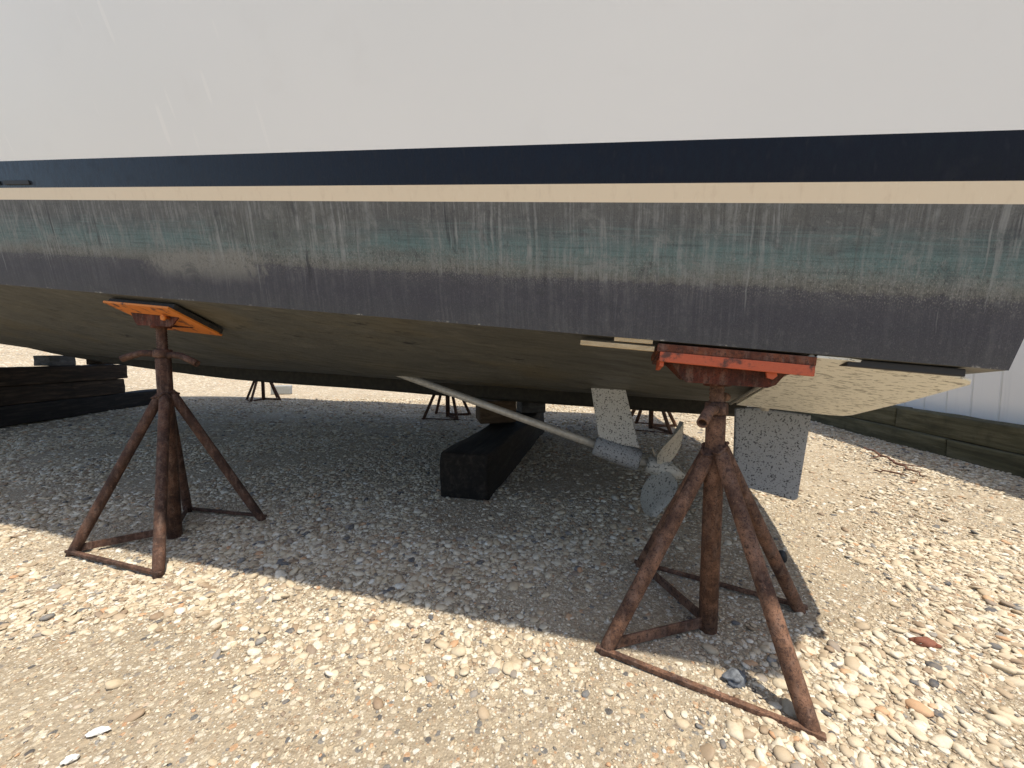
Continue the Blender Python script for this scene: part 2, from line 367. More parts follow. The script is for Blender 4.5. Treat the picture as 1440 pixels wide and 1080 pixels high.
def mat_bottom():
    m = NT('olive_antifouling'); p = m.coord('Object', rot=(0, 0, .279)); n1 = m.noise(m.coord('Object', rot=(0, 0, .279), scale=(1, 3, 3)), 1.5, 5, .6)
    n2 = m.noise(m.coord('Object', rot=(0, 0, .279), scale=(3, 30, 30)), 1, 5, .65); n3 = m.noise(p, 60, 4, .65)
    c = m.ramp(n1, [(.3, (.074, .074, .066)), (.5, (.094, .093, .080)), (.66, (.112, .104, .080)), (.76, (.15, .125, .075))])
    c = m.mix(m.sstep(n2, .50, .66, 0, .55), c, (.045, .045, .040)); c = m.mix(m.sstep(n3, .56, .68, 0, .45), c, (.17, .165, .14))
    b1 = m.noise(m.coord('Object', rot=(0, 0, .279), scale=(1, 2.4, 2.4), loc=(7, 2, 0)), 3.2, 5, .7, .5); c = m.mix(m.sstep(b1, .56, .62, 0, .5), c, (.055, .053, .045)); c = m.mix(m.sstep(b1, .42, .37, 0, .4), c, (.15, .145, .125))
    b2 = m.noise(m.coord('Object', rot=(0, 0, .279), scale=(1, 1.6, 1.6), loc=(1, 5, 0)), 1.1, 3, .5); c = m.mix(m.sstep(b2, .58, .68, 0, .28), c, (.15, .115, .05))
    ch = m.noise(m.coord('Object', rot=(0, 0, .279), scale=(3.5, 15, 15), loc=(4, 1, 0)), 1, 4, .75); c = m.mix(m.sstep(ch, .645, .66, 0, .9), c, (.022, .02, .018))
    m.col(c); m.rough(m.sstep(n2, .3, .7, .42, .62)); m.spec(.4); m.bump(m.math('ADD', n2, n3), .2, .003); return m.m
M_TOP, M_NAVY, M_CREAM, M_BAND, M_BOT = mat_topside(), mat_navy(), mat_cream(), mat_band(), mat_bottom()
M_SPK = mat_speckle('fouled_rudder_paint', (.20, .21, .22), (.29, .295, .295), (.05, .05, .054), 125, .525)
M_STRUT = mat_speckle('fouled_strut_paint', (.35, .35, .335), (.45, .435, .39), (.055, .055, .055), 140, .53)
M_BRONZE = mat_speckle('scaled_bronze', (.30, .295, .27), (.44, .42, .36), (.09, .09, .085), 90, .53, .55)
m_ = NT('dull_shaft_steel'); p_ = m_.coord('Object'); a_ = m_.noise(p_, 40, 4, .6); m_.col(m_.ramp(a_, [(.3, (.33, .30, .25)), (.6, (.48, .45, .39)), (.8, (.30, .25, .19))])); m_.b.inputs['Metallic'].default_value = .25; m_.rough(.5); M_SHAFT = m_.m
def mat_tab():
    m = NT('scaly_cream_paint'); R_ = (0, 0, .279)
    n0 = m.noise(m.coord('Object'), 5, 4, .6); n1 = m.noise(m.coord('Object', rot=R_, scale=(26, 75, 75)), 1, 4, .65, .3); n2 = m.noise(m.coord('Object', rot=R_, scale=(90, 190, 190)), 1, 3, .6)
    c = m.mix(n0, (.76, .745, .665), (.67, .655, .58)); c = m.mix(m.sstep(n2, .5, .66, 0, .5), c, (.84, .80, .68))
    c = m.mix(m.sstep(n1, .53, .61, 0, .85), c, (.24, .23, .19)); c = m.mix(m.sstep(n2, .60, .68, 0, .55), c, (.30, .27, .20))
    m.col(c); m.rough(.6); m.spec(.3); m.bump(n1, .2, .002); return m.m
M_TAB = mat_tab()
m_ = NT('near_black_keel'); p_ = m_.coord('Object'); a_ = m_.noise(p_, 25, 5, .65); m_.col(m_.ramp(a_, [(.4, (.016, .015, .012)), (.65, (.035, .032, .024))])); m_.rough(.8); M_KEEL = m_.m  # near-black tone over the whole keel
m_ = NT('rubber_and_gap_shade'); m_.col((.012, .012, .013)); m_.rough(.6); M_BLACK = m_.m  # rubber parts, and the black that imitates shade above the trim tab

# ------------------------------------------------------------------ the boat
boat = empty('motor_boat', W(3.5, CEN, 0))
tag(boat, 'white motor boat with navy and cream stripes and weathered dark bottom, propped on rusty stands', 'boat')
zl = lambda k: LINES[k]
mb = MB()
for far in (False, True): strip(mb, zl('navyt'), zsheer, 8, 0, 1, far)
stern_strip(mb, zl('navyt'), zsheer, 6, 0, 1)
mb.build('hull', M_TOP, boat)
# deck
mb = MB(); vs, fs = [], []
dk = []
q = []
for o in np.linspace(osheer(-.2)+.001, 2*CEN-osheer(-.2)-.001, 25): q.append(W(s_tran(o, 2.57)+.01, o, zsheer(-.2)-.004))
dk.append(q)
for s in STN:
    z = zsheer(s); s2 = s + ((z-zchine(s))*.35*(s-9)/3 if s > 9 else 0)
    dk.append([W(s2, o, z-.004+.05*(1-((o-CEN)/2.3)**2)) for o in np.linspace(osheer(s)+.001, 2*CEN-osheer(s)-.001, 25)])
for r in dk: vs += r
for i in range(len(dk)-1):
    for j in range(24): fs.append([i*25+j, i*25+j+1, (i+1)*25+j+1, (i+1)*25+j])
mb.add(vs, fs, None, True); mb.build('deck', M_TOP, boat)
mb = MB()
for far in (0, 1):
    pts = []
    for s in [-.20] + STN[:-1]:
        z = zsheer(s); o = osheer(s); s2 = s + ((z-zchine(s))*.35*(s-9)/3 if s > 9 else 0)
        pts.append(W(s2, (2*CEN-o) if far else o, z-.02))
    mb.path(pts, .03, 10)
mb.path([W(s_tran(o, 2.55), o, zsheer(-.2)-.02) for o in np.linspace(-.48, 4.38, 40)], .022, 10)
mb.build('rub_rail', M_NAVY, boat)
for nm, lo, hi, mt, n in (('boot_stripe', 'creamt', 'navyt', M_NAVY, 1), ('accent_stripe', 'creamb', 'creamt', M_CREAM, 1)):
    mb = MB()
    for far in (False, True): strip(mb, zl(lo), zl(hi), n, 0, 1, far)
    stern_strip(mb, zl(lo), zl(hi), n, 0, 1); mb.build(nm, mt, boat)
mb = MB()
for far in (False, True):
    strip(mb, zl('scum'), zl('creamb'), 2, .5, 0, far); strip(mb, zchine, zl('scum'), 2, 1, .5, far)
stern_strip(mb, zl('scum'), zl('creamb'), 2, .5, 0); stern_strip(mb, zchine, zl('scum'), 2, 1, .5)
mb.build('waterline_band', M_BAND, boat)
# bottom: chine to keel, both sides, with a deep keel timber along the middle
mb = MB()
TT = [0, .03, .065, .13, .19, .25, .35, .4545, .53, .6, .75, .87, 1]
for far in (False, True):
    rows = []
    for s in [None] + STN:
        r = []
        ss = .127 if s is None else s
        oc = ochine(ss)
        for t in TT:
            o = oc + t*(CEN-.09-oc); z = zbottom(ss, o); sp = s_tran(o, max(z, .868)) if s is None else s
            if s is not None and s > 9: sp = s
            r.append(W(sp, 2*CEN-o if far else o, z))
        rows.append(r)
    m = len(rows[0]); vs = [p for r in rows for p in r]; fs = []
    for i in range(len(rows)-1):
        for k in range(m-1):
            f = [i*m+k, i*m+k+1, (i+1)*m+k+1, (i+1)*m+k]; fs.append(f[::-1] if not far else f)
    mb.add(vs, fs, None, True)
    # stern face below the chine
    cl = [W(s_tran(CEN, .868), CEN, rows[0][0].z), *rows[0][:len(TT)], W(s_tran(CEN, .868)+.0, CEN, rows[0][len(TT)-1].z)]
    mb.add(cl, [list(range(len(cl)))])
ob = mb.build('bottom', M_BOT, boat)
md = ob.modifiers.new('edges', 'EDGE_SPLIT'); md.split_angle = math.radians(32)
mb = MB(); rows = []
for s in [.16] + STN:
    z0, z1 = zkeel(s), zrab(s)+.01
    rows.append([W(s, o, z) for o, z in ((CEN-.095, z1), (CEN-.085, z0+.02), (CEN-.06, z0), (CEN+.06, z0), (CEN+.085, z0+.02), (CEN+.095, z1))])
vs = [p for r in rows for p in r]; fs = [[i*6+k, i*6+k+1, (i+1)*6+k+1, (i+1)*6+k] for i in range(len(rows)-1) for k in range(5)] + [[0, 1, 2, 3, 4, 5][::-1]]
mb.add(vs, fs); mb.build('keel', M_KEEL, boat, recalc=True)
# dark flap slots in the navy stripe toward the bow
for s0, s1 in ((3.67, 3.86), (3.895, 4.06)):
    mb = MB(); c = [ ]
    for s in (s0, s1):
        for dz in (.012, .030):
            z = LINES['creamt'](s)+dz; c.append(W(s, oside(s, z)-.001, z))
    mb.prism([c[0], c[2], c[3], c[1]], N*-.006, .0015); mb.build('scupper_flap', M_BLACK, boat)
# running gear
OS = .85
SH0, HUB = V((2.60, OS, .87)), V((.818, OS, .322))
ax = (HUB-SH0).normalized()                       # in (s, o, z)
def SW(v): return W(v[0], v[1], v[2])
mb = MB(); mb.path([SW(SH0), SW(HUB+ax*-.06)], .0215, 16); mb.build('drive_shaft', M_SHAFT, boat)
# strut: flat blade down to a slanted barrel
st = MB()
for (zf, s1, s2, th) in (): pass
prof = [(1.19, .80), (1.012, .80), (1.005, .70), (.925, .425), (1.05, .44), (1.135, .47)]
st.prism([W(a, OS-.022, z) for a, z in prof], N*.044, .008)
strut = st.build('shaft_strut', M_STRUT, boat)
bb = MB(); b0 = SH0 + ax*((SH0.x-1.155)/-ax.x); b1 = SH0 + ax*((SH0.x-.925)/-ax.x)
bb.path([SW(b0), SW(b0+ax*.012), SW(b1-ax*.012), SW(b1)], [.046, .056, .058, .05], 20); bb.build('bearing', M_SPK, strut)
# propeller
prop = empty('propeller', W(HUB.x, OS, HUB.z)-V(boat.location)); prop.parent = boat
def in_prop(mb_, nm, mt): return mb_.build(nm, mt, prop)
hb = MB(); hb.path([SW(HUB-ax*.075), SW(HUB-ax*.06), SW(HUB+ax*.05), SW(HUB+ax*.075), SW(HUB+ax*.115)], [.034, .046, .042, .03, .012], 20); in_prop(hb, 'hub', M_BRONZE)
up_ = V((ax.z, 0, -ax.x)).normalized(); up_ = up_ if up_.z > 0 else -up_
side_ = V((0, 1, 0))
def blade(ang, rad=.268, pitch=12):
    b = MB(); rd = up_*math.cos(ang) + side_*math.sin(ang); tg = -up_*math.sin(ang) + side_*math.cos(ang)
    rows = []; nr, nc = 12, 8
    for i in range(nr+1):
        t = i/nr; r = .03 + (rad-.03)*t
        w = (.070 + .18*math.sin(math.pi*min(1, (t*.88+.05)))**.9)*(1 if t < .75 else math.sqrt(max(0.0, 1-((t-.75)/.2505)**2)))
        pa = math.radians(pitch + 28*(1-t)); skew = 0.
        row = []
        for sgn in (1, -1):
            for j in range(nc+1):
                u = j/nc-.5; cdir = tg*math.cos(pa) + ax*math.sin(pa); nrm = -tg*math.sin(pa) + ax*math.cos(pa)
                thick = sgn*(.011*(1-t*.75))*max(0, 1-(2*u)**2)**.5
                row.append(SW(HUB + rd*r + cdir*(u*w+skew) + nrm*(thick + .018*(2*u)**2*t)))
        rows.append(row)
    m = 2*(nc+1); vs = [p for r in rows for p in r]; fs = []
    for i in range(nr):
        for j in range(nc):
            fs.append([i*m+j, i*m+j+1, (i+1)*m+j+1, (i+1)*m+j]); k = nc+1+j
            fs.append([i*m+k, (i+1)*m+k, (i+1)*m+k+1, i*m+k+1])
    b.add(vs, fs, None, True); return b
for a in (math.radians(-6), math.radians(-134), math.radians(112)):
    in_prop(blade(a), 'blade', M_BRONZE)
# rudder
rb = MB()
rp = [(.492, .648), (.40, .655), (.18, .628), (.216, .228), (.235, .218), (.40, .258), (.478, .275), (.488, .29)]
rb.prism([W(a, OS-.017, z) for a, z in rp], N*.034, .010)
rud = rb.build('rudder', M_SPK, boat)
sk = MB(); sk.path([W(.37, OS, .64), W(.37, OS, .74)], .024, 16); sk.build('rudder_stock', M_SHAFT, rud)
# trim tab under the stern
tb = MB()
def tabz(s, o): return .896 + .08*(s-.52) - .283*o
tp = [(.515, .004), (.44, .008), (.30, .05), (.15, .095), (.112, .115), (.090, .15), (.07, .45), (.062, .76), (.075, .80), (.12, .815), (.50, .80)]
tb.prism([W(s, o, tabz(s, o)) for s, o in tp], V((0, 0, .007)), .0015)
tab = tb.build('trim_tab', M_TAB, boat)
cs = MB(); cs.box(W(.315, .062, zchine(.315)-.0145), (W(.44, 0, zchine(.44))-W(.19, 0, zchine(.19)))/2, N*.045, V((0, 0, .010)), .003); cs.build('gap_shade_strip', M_BLACK, boat)  # added black strip: stands in for the dark shade between chine and tab
hg = MB(); hg.path([W(.525, .01, tabz(.5, .01)+.006), W(.525, .80, tabz(.5, .80)+.006)], .007, 10); hg.build('hinge', M_SHAFT, tab)

# ------------------------------------------------------------------ boat stands
def hull_slope(s): return (zbottom(s, 0)-zbottom(s, .25))/.25
def make_stand(label, feet, post, zpost, zleg, s0, s1, rust, orange, pad_mat, handles, lipfront, rp=.0285, rl=.022, zwebbot=None):
    base = V((post[0], post[1], 0)); root = empty('boat_stand', base)
    tag(root, label, 'boat stand', 'rusty boat stands propping the hull')
    P = lambda z: V((post[0], post[1], z))
    sm = (s0+s1)/2; sl = hull_slope(sm)*1.02; slope = lambda s, o, h: W(s, o, zchine(s)-sl*o+h)
    ztop = zchine(sm) - sl*.115 - .05
    mb = MB(); mb.path([P(-.02), P(zpost-.005), P(zpost)], [rp, rp, rp*.93], 20); mb.build('post', rust, root)
    zb = zwebbot
    mb = MB(); n = 40
    mb.path([P(zpost-.02)] + [P(zpost + .012*i/2) for i in range(int((zb+.01-zpost)/.006))], [.02] + [.0225 if i % 2 else .0195 for i in range(int((zb+.01-zpost)/.006))], 16)
    mb.build('jack_screw', rust, root)
    for k, (name, f) in enumerate(feet.items()):
        F = V((f[0], f[1], -.022)); d = (V((post[0], post[1], 0))-V((f[0], f[1], 0))); d.normalize()
        T = P(zleg[name]) - d*rp*.75
        e = (T-F).normalized(); q = e.cross(V((0, 0, 1))).normalized()
        mb = MB(); mb.path([F, F+e*.05, F+e*.12, T-e*.02, T+e*.012], [rl*.8, rl*.98, rl, rl, rl*.85], 16)
        mb.build('leg', rust, root)
        wb = MB(); c0 = T-e*.004; r0 = e.orthogonal().normalized(); r1 = e.cross(r0); ring = []
        for i in range(25):
            a_ = 2*math.pi*i/24; ring.append(c0 + (r0*math.cos(a_)+r1*math.sin(a_))*rl*1.02 - e*.010*math.cos(2*a_))
        wb.path(ring, [.0045 + .0022*math.sin(i*2.7+k) for i in range(25)], 6); wb.build('weld_bead', rust, root)
    g = lambda k, z=.012: V((feet[k][0], feet[k][1], z))
    for a, b in ((g('L'), g('F')), (g('R', .014), g('B', .014)), (g('L', .02), P(.03)), (g('B', .02), P(.026))):
        mb = MB(); d = (b-a).normalized()
        if (b-P(0)).length < .1: mb.bar(a+d*.03, b, .008, .034)
        else: mb.bar(a-d*.015, b+d*.015, .017, .013)
        mb.build('ground_bar', rust, root)
    # adjusting nut and its two bent pipe handles
    hz = zpost + .018
    mb = MB(); mb.path([P(zpost+.001), P(zpost+.004), P(zpost+.036), P(zpost+.04)], [rp*1.12, rp*1.25, rp*1.2, rp*1.02], 8); nut = mb.build('nut', rust, root)
    for h in handles:
        h = V(h); d = h-P(hz); mid = P(hz)+d*.55+V((0, 0, .016))
        mb = MB(); mb.path([P(hz)+d*.15, P(hz)+d*.33+V((0, 0, .012)), mid, P(hz)+d*.8+V((0, 0, .008)), h], .0155, 14, hollow=.03); mb.build('handle', rust, nut)
    # head: pad, steel plate with turned-down edges, two webs, pivot bolt
    o1 = .25 if lipfront else .235
    mb = MB()
    hull = lambda s, o, h: W(s, o, zbottom(s, max(o, 0)) + h)
    def slab(oA, oB, sA, sB, h0, h1, bev=.003):
        c = (slope(sA, oA, h0)+slope(sB, oA, h0)+slope(sA, oB, h0)+slope(sB, oB, h0))/4 + V((0, 0, (h1-h0)/2))
        ex = (slope(sB, oA, 0)-slope(sA, oA, 0))/2; ey = (slope(sA, oB, 0)-slope(sA, oA, 0))/2; ez = ex.cross(ey).normalized()*((h1-h0)/2)
        mb.box(c, ex, ey, ez, bev)
    slab(-.004 if lipfront else .022, o1, s0-.004, s1+.004, -.032, -.008); mb.build('pad', pad_mat, root)
    mb = MB(); slab(.0, o1, s0, s1, -.043, -.033, .002)
    mb.build('head_plate', orange if not lipfront else rust_head, root)
    if lipfront:
        mb = MB(); slab(-.012, -.001, s0+.002, s1-.002, -.062, -.033, .002); mb.build('edge_flange', orange, root)
        mb = MB(); slab(-.001, .13, s1-.016, s1-.004, -.075, -.044, .002); mb.build('edge_flange', orange, root)
    mb = MB()
    for oo in ((.03, .17) if lipfront else (.072, .165)):
        tl, tr = (s1-.03, s0+.045) if lipfront else (s1-.055, s0+.05)
        zt = lambda s: zchine(s)-sl*oo-.044
        pl = [W(tr, oo, zt(tr)), W(tl, oo, zt(tl)), W(sm+.13, oo, zb+.018), W(sm+.115, oo, zb+.002), W(sm-.10, oo, zb-.010), W(sm-.12, oo, zb-.002)]
        mb.prism(pl, N*.008, .0015)
    mb.path([P(zb-.012), P(zb-.002), P(zb+.006)], [.04, .042, .04], 12)
    mb.build('bracket', rust_head, root)
    bl = MB(); bp = W(sm-.10, .03 if lipfront else .072, zb+.03)
    bl.path([bp-N*.028, bp-N*.018, bp-N*.017, bp+N*.12], [.014, .015, .008, .008], 6); bl.build('pivot_bolt', orange, root)
    return root
RUST1 = mat_rust('rusted_steel', 2.0); RUST2 = mat_rust('rusted_dark_steel', 9.0, (.05, .026, .017), (.095, .046, .028), (.20, .11, .072))
rust_head = mat_rust('rusted_red_steel', 5., (.055, .016, .010), (.10, .025, .013), (.17, .045, .02), (.025, .010, .007))
OR1 = mat_orange('scuffed_orange_paint', 1., (.42, .065, .02), (.52, .115, .04), .50); OR2 = mat_orange('bright_orange_paint', 4., (.55, .15, .017), (.64, .215, .028), .535)
PLY = mat_rust('rust_stained_plywood', 3., (.09, .028, .014), (.15, .045, .02), (.22, .08, .035), (.045, .018, .010)); 
m_ = NT('black_pad'); p_ = m_.coord('Object'); a_ = m_.noise(p_, 60, 4, .7); m_.col(m_.ramp(a_, [(.4, (.012, .011, .010)), (.7, (.045, .035, .025))])); m_.rough(.8); PADB = m_.m

standR = make_stand('rusty boat stand with scuffed orange head under the stern, in front of the rudder',
    dict(F=(.719, .841), L=(.270, 1.106), R=(1.029, 1.302), B=(.542, 1.595)), (.645, 1.206), .715, dict(F=.605, L=.59, R=.615, B=.60),
    .522, .918, RUST1, OR1, PLY, [(.532, 1.065, .712), (.752, 1.345, .755)], True, zwebbot=.818)
standL = make_stand('taller rusty boat stand with bright orange head plate, at left under the hull',
    dict(F=(-1.451, 1.514), L=(-2.017, 1.690), R=(-1.377, 2.074), B=(-1.886, 2.182)), (-1.70, 1.879), .89, dict(F=.705, L=.70, R=.715, B=.70),
    2.945, 3.365, RUST2, OR2, PADB, [(-1.872, 1.85, .885), (-1.512, 1.85, .862)], False, rp=.031, rl=.0215, zwebbot=1.045)
M_FARST = mat_rust('shadowed_far_rust', 13., (.03, .02, .016), (.05, .03, .022), (.08, .05, .04))
def far_stand(src, s, o, rot, label, pos=None):
    c = copy_tree(src); p = W(s, o, 0) if pos is None else V(pos); c.location = (p.x, p.y, gh(p.x, p.y)); c.rotation_euler = (0, 0, rot); c['label'] = label; return c

# ------------------------------------------------------------------ ground
def sst(a, b, x): t = np.clip((x-a)/(b-a), 0, 1); return t*t*(3-2*t)
GK = [(RNG.uniform(.6, 5), RNG.uniform(0, 6.28), RNG.uniform(0, 6.28)) for _ in range(14)]
def gh_arr(x, y):
    z = np.zeros_like(x)
    for k, a, p in GK: z += np.sin(k*(x*np.cos(a)+y*np.sin(a))+p)*.0035/np.sqrt(k)
    r = np.hypot(x, y)
    z = z*sst(30, 15, r)
    return z + 2.3*sst(11, 27, r)*sst(2, 8, y) + .02*np.clip(r-27, 0, 60)*sst(2, 8, y)
def gh(x, y): return float(gh_arr(np.array([x]), np.array([y]))[0])
def axis(lo, hi, st, ends):
    a = list(np.arange(lo, hi, st)); g = st; x = hi; up = [hi]
    while x < ends[1]: g *= 1.12; x += g; up.append(x)
    g = st; x = lo; dn = []
    while x > ends[0]: g *= 1.12; x -= g; dn.append(x)
    return np.array(dn[::-1] + a + up)
gx, gy = axis(-4, 4.5, .06, (-400, 400)), axis(.2, 5, .06, (-60, 500))
X, Y = np.meshgrid(gx, gy); Z = gh_arr(X, Y); nx, ny = len(gx), len(gy)
me = bpy.data.meshes.new('ground'); co = np.stack([X, Y, Z], -1).reshape(-1, 3)
idx = np.arange(nx*ny).reshape(ny, nx); quads = np.stack([idx[:-1, :-1], idx[:-1, 1:], idx[1:, 1:], idx[1:, :-1]], -1).reshape(-1, 4)
def np_mesh(me, co, faces, smooth=True):
    k = faces.shape[1]
    me.vertices.add(len(co)); me.vertices.foreach_set('co', co.astype(np.float32).ravel())
    me.loops.add(faces.size); me.loops.foreach_set('vertex_index', faces.astype(np.int32).ravel())
    me.polygons.add(len(faces)); me.polygons.foreach_set('loop_start', np.arange(0, faces.size, k, dtype=np.int32))
    me.polygons.foreach_set('use_smooth', np.full(len(faces), smooth)); me.update(calc_edges=True)
np_mesh(me, co, quads); me.materials.append(mat_ground())
g = bpy.data.objects.new('ground', me); COL.objects.link(g); tag(g, kind='structure')

# ------------------------------------------------------------------ loose pebbles (one mesh, uncountable)
def ico(sub):
    bm = bmesh.new(); bmesh.ops.create_icosphere(bm, subdivisions=sub, radius=1); bm.verts.index_update()
    v = np.array([v.co[:] for v in bm.verts]); f = np.array([[q.index for q in p.verts] for p in bm.faces]); bm.free(); return v, f
def lownoise(x, y, seed, k0=1.2, n=10):
    r = np.random.default_rng(seed); z = np.zeros_like(x)
    for _ in range(n):
        k = k0*r.uniform(.5, 2.6); a = r.uniform(0, 6.28); z += np.sin(k*(x*np.cos(a)+y*np.sin(a))+r.uniform(0, 6.28))
    return z/np.sqrt(n/2)
def density(x, y):
    d = .58 + .36*lownoise(x, y, 5, 2.2) + .16*lownoise(x, y, 8, 7)
    def blob(cx, cy, rx, ry, a, w):
        c, s = math.cos(a), math.sin(a); u = (x-cx)*c+(y-cy)*s; v = -(x-cx)*s+(y-cy)*c
        return w*np.exp(-(u/rx)**2-(v/ry)**2)
    d += blob(-.95, .95, .55, .35, -.2, -.85) + blob(-1.5, 1.0, .5, .3, 0, -.5) + blob(.0, .72, .35, .12, 0, -.5)
    d += blob(.10, 1.33, .28, .16, -.3, -.55) + blob(1.4, 1.9, .6, .5, 0, -.45) + blob(1.05, .78, .2, .1, 0, -.4)
    d += blob(-.25, 1.0, .5, .22, -.25, .5) + blob(-1.5, 1.45, .8, .25, -.3, .55) + blob(.5, .80, .3, .15, 0, .25) + blob(1.55, 1.1, .22, .2, 0, .3) + blob(1.1, .95, .35, .25, 0, -.35)
    d += blob(1.35, 1.35, .35, .25, -.4, -.45) + blob(2.3, 2.3, .9, .7, .5, -.55) + blob(1.75, 1.55, .3, .25, 0, .3) + blob(-1.9, 1.15, .6, .3, 0, -.3)
    return np.clip(1.25*d-.10, .05, 1)
def scatter(n, xlo, xhi, ylo, yhi, med, sig, lim, templ, seed, sandpow, wedge=1.75):
    r = np.random.default_rng(seed)
    x = r.uniform(xlo, xhi, n); y = np.sqrt(r.uniform(ylo**2, yhi**2, n)) if wedge else r.uniform(ylo, yhi, n)
    if wedge: x = r.uniform(-1, 1, n)*(wedge*y+.35); 
    keep = r.uniform(0, 1, n) < density(x, y)**sandpow; x, y = x[keep], y[keep]; n = len(x)
    a = np.clip(np.exp(r.normal(math.log(med), sig, n)), *lim)
    v, f = templ; nv = len(v)
    sc = np.stack([a*r.uniform(.95, 1.45, n), a*r.uniform(.7, 1.0, n), a*r.uniform(.28, .56, n)], -1)
    jit = 1 + .16*r.normal(size=(n, nv, 1)).clip(-1.5, 1.5)*(1 if nv < 20 else .55)
    # low-order lumps: random plane scalings
    k = r.normal(size=(n, 3)); lump = 1 + .16*np.sin(np.einsum('vc,nc->nv', v, k*1.8) + r.uniform(0, 6, (n, 1)))[..., None]
    p = v[None]*jit*lump*sc[:, None, :]
    yaw = r.uniform(0, 6.28, n); tl = r.normal(0, .28, n); c, s = np.cos(tl), np.sin(tl)
    px, pz = p[..., 0]*c[:, None]-p[..., 2]*s[:, None], p[..., 0]*s[:, None]+p[..., 2]*c[:, None]
    c, s = np.cos(yaw), np.sin(yaw)
    wx = px*c[:, None]-p[..., 1]*s[:, None]; wy = px*s[:, None]+p[..., 1]*c[:, None]
    h = gh_arr(x, y) + sc[:, 2]*r.uniform(-.45, .52, n)
    P = np.stack([wx+x[:, None], wy+y[:, None], pz+h[:, None]], -1).reshape(-1, 3)
    Fc = (f[None]+(np.arange(n)*nv)[:, None, None]).reshape(-1, 3)
    tone = r.beta(1.9, 1.6, n)*.86+.06; u = r.uniform(0, 1, n)
    tone = np.where(u < .035, r.uniform(0, .06, n), tone); tone = np.where(u > .982, r.uniform(.95, 1, n), tone); tone = np.where((u > .035) & (u < .085), r.uniform(.06, .16, n), tone)
    return P, Fc, np.repeat(tone, nv)
I1, I2 = ico(1), ico(2)
parts = [scatter(26000, 0, 0, .50, 1.80, .0086, .40, (.0045, .021), I2, 1, 1.4),
         scatter(2600, 0, 0, .52, 2.0, .0132, .18, (.010, .018), I2, 9, 2.2), scatter(260, 0, 0, .52, 2.4, .0165, .18, (.013, .022), I2, 6, .8),
         scatter(150000, 0, 0, .45, 2.3, .0036, .42, (.002, .007), I1, 2, .4),
         scatter(80000, 0, 0, 1.75, 4.2, .0108, .36, (.005, .024), I1, 3, .8),
         scatter(45000, 0, 0, 4.1, 8.0, .0165, .30, (.010, .035), I1, 4, .5, 1.5)]
off = 0; PP, FF, TTn = [], [], []
for p, f, t in parts: PP.append(p); FF.append(f+off); TTn.append(t); off += len(p)
PP, FF, TTn = np.concatenate(PP), np.concatenate(FF), np.concatenate(TTn)
me = bpy.data.meshes.new('gravel'); np_mesh(me, PP, FF)
at = me.attributes.new('tone', 'FLOAT', 'POINT'); at.data.foreach_set('value', TTn.astype(np.float32)); me.materials.append(mat_gravel())
g = bpy.data.objects.new('gravel', me); COL.objects.link(g)
tag(g, 'loose cream and tan beach pebbles covering the yard', 'gravel', kind='stuff')

# ------------------------------------------------------------------ far-side stands
th = math.pi
far_stand(standR, .66, 3.86, th, 'dark far stand beyond the propeller, between strut and stand post')
far_stand(standL, 3.45, 3.86, th, 'dark far stand left of the keel block, seen under the keel')
far_stand(standL, 0, 0, th*.8, 'farthest dark stand, its feet showing under the keel beside the left stand', (-5.0, 7.7, 0))

# ------------------------------------------------------------------ blocking timbers
def timber(name, c, L, w, h, dirv, mat, rough=.008, seed=0, up=V((0, 0, 1))):
    """heavy squared timber, worn edges, uneven faces; returns its object (origin at base centre)"""
    d = V(dirv).normalized(); sd = d.cross(up).normalized(); u = sd.cross(d)
    bm = bmesh.new(); bmesh.ops.create_cube(bm, size=1)
    bmesh.ops.scale(bm, vec=(L, w, h), verts=bm.verts)
    bmesh.ops.bevel(bm, geom=bm.edges[:], offset=min(w, h)*.07, segments=3, profile=.5, affect='EDGES')
    long = [e for e in bm.edges if abs((e.verts[0].co-e.verts[1].co).x) > L*.5]
    bmesh.ops.subdivide_edges(bm, edges=long, cuts=max(6, int(L/.08)), use_grid_fill=True)
    wide = [e for e in bm.edges if abs((e.verts[0].co-e.verts[1].co).y) > w*.5 or abs((e.verts[0].co-e.verts[1].co).z) > h*.5]
    bmesh.ops.subdivide_edges(bm, edges=wide, cuts=4, use_grid_fill=True)
    for v in bm.verts:
        q = v.co*1.0 + V((seed*3.1, seed, 0)); n = mnoise.noise_vector(V((q.x*2.5, q.y*8, q.z*8)))*rough + mnoise.noise_vector(V((q.x*9, q.y*30, q.z*30)))*rough*.4
        v.co += n
    bmesh.ops.recalc_face_normals(bm, faces=bm.faces[:])
    me = bpy.data.meshes.new(name); bm.to_mesh(me); bm.free(); me.materials.append(mat)
    for p in me.polygons: p.use_smooth = True
    o = bpy.data.objects.new(name, me); COL.objects.link(o)
    o.matrix_world = Matrix(((d.x, sd.x, u.x, c[0]), (d.y, sd.y, u.y, c[1]), (d.z, sd.z, u.z, c[2]), (0, 0, 0, 1)))
    return o
TAR = mat_wood('tarred_timber', 1, (.006, .005, .004), (.014, .011, .008), (.040, .031, .023))
TAR2 = mat_wood('old_dark_timber', 6, (.010, .006, .0035), (.030, .019, .011), (.085, .055, .032))
BRN = mat_wood('brown_block_wood', 4, (.045, .028, .016), (.085, .055, .032), (.14, .095, .06), scale=(10, 40, 40))
GRYB = mat_wood('grey_block_wood', 8, (.05, .05, .05), (.10, .10, .10), (.17, .17, .165), scale=(10, 30, 30))
td = V((.825-.02, 2.0, 0)).normalized()
a0 = V((-.30, 2.345, 0)); ad = V((.234, .972, 0)).normalized()
tag(timber('keel_timber', (a0+ad*1.12) + V((0, 0, .145)), 2.24, .325, .30, ad, TAR, .010, 1), 'thick black tarred timber lying on the gravel under the keel', 'timber', 'timbers blocking the keel')
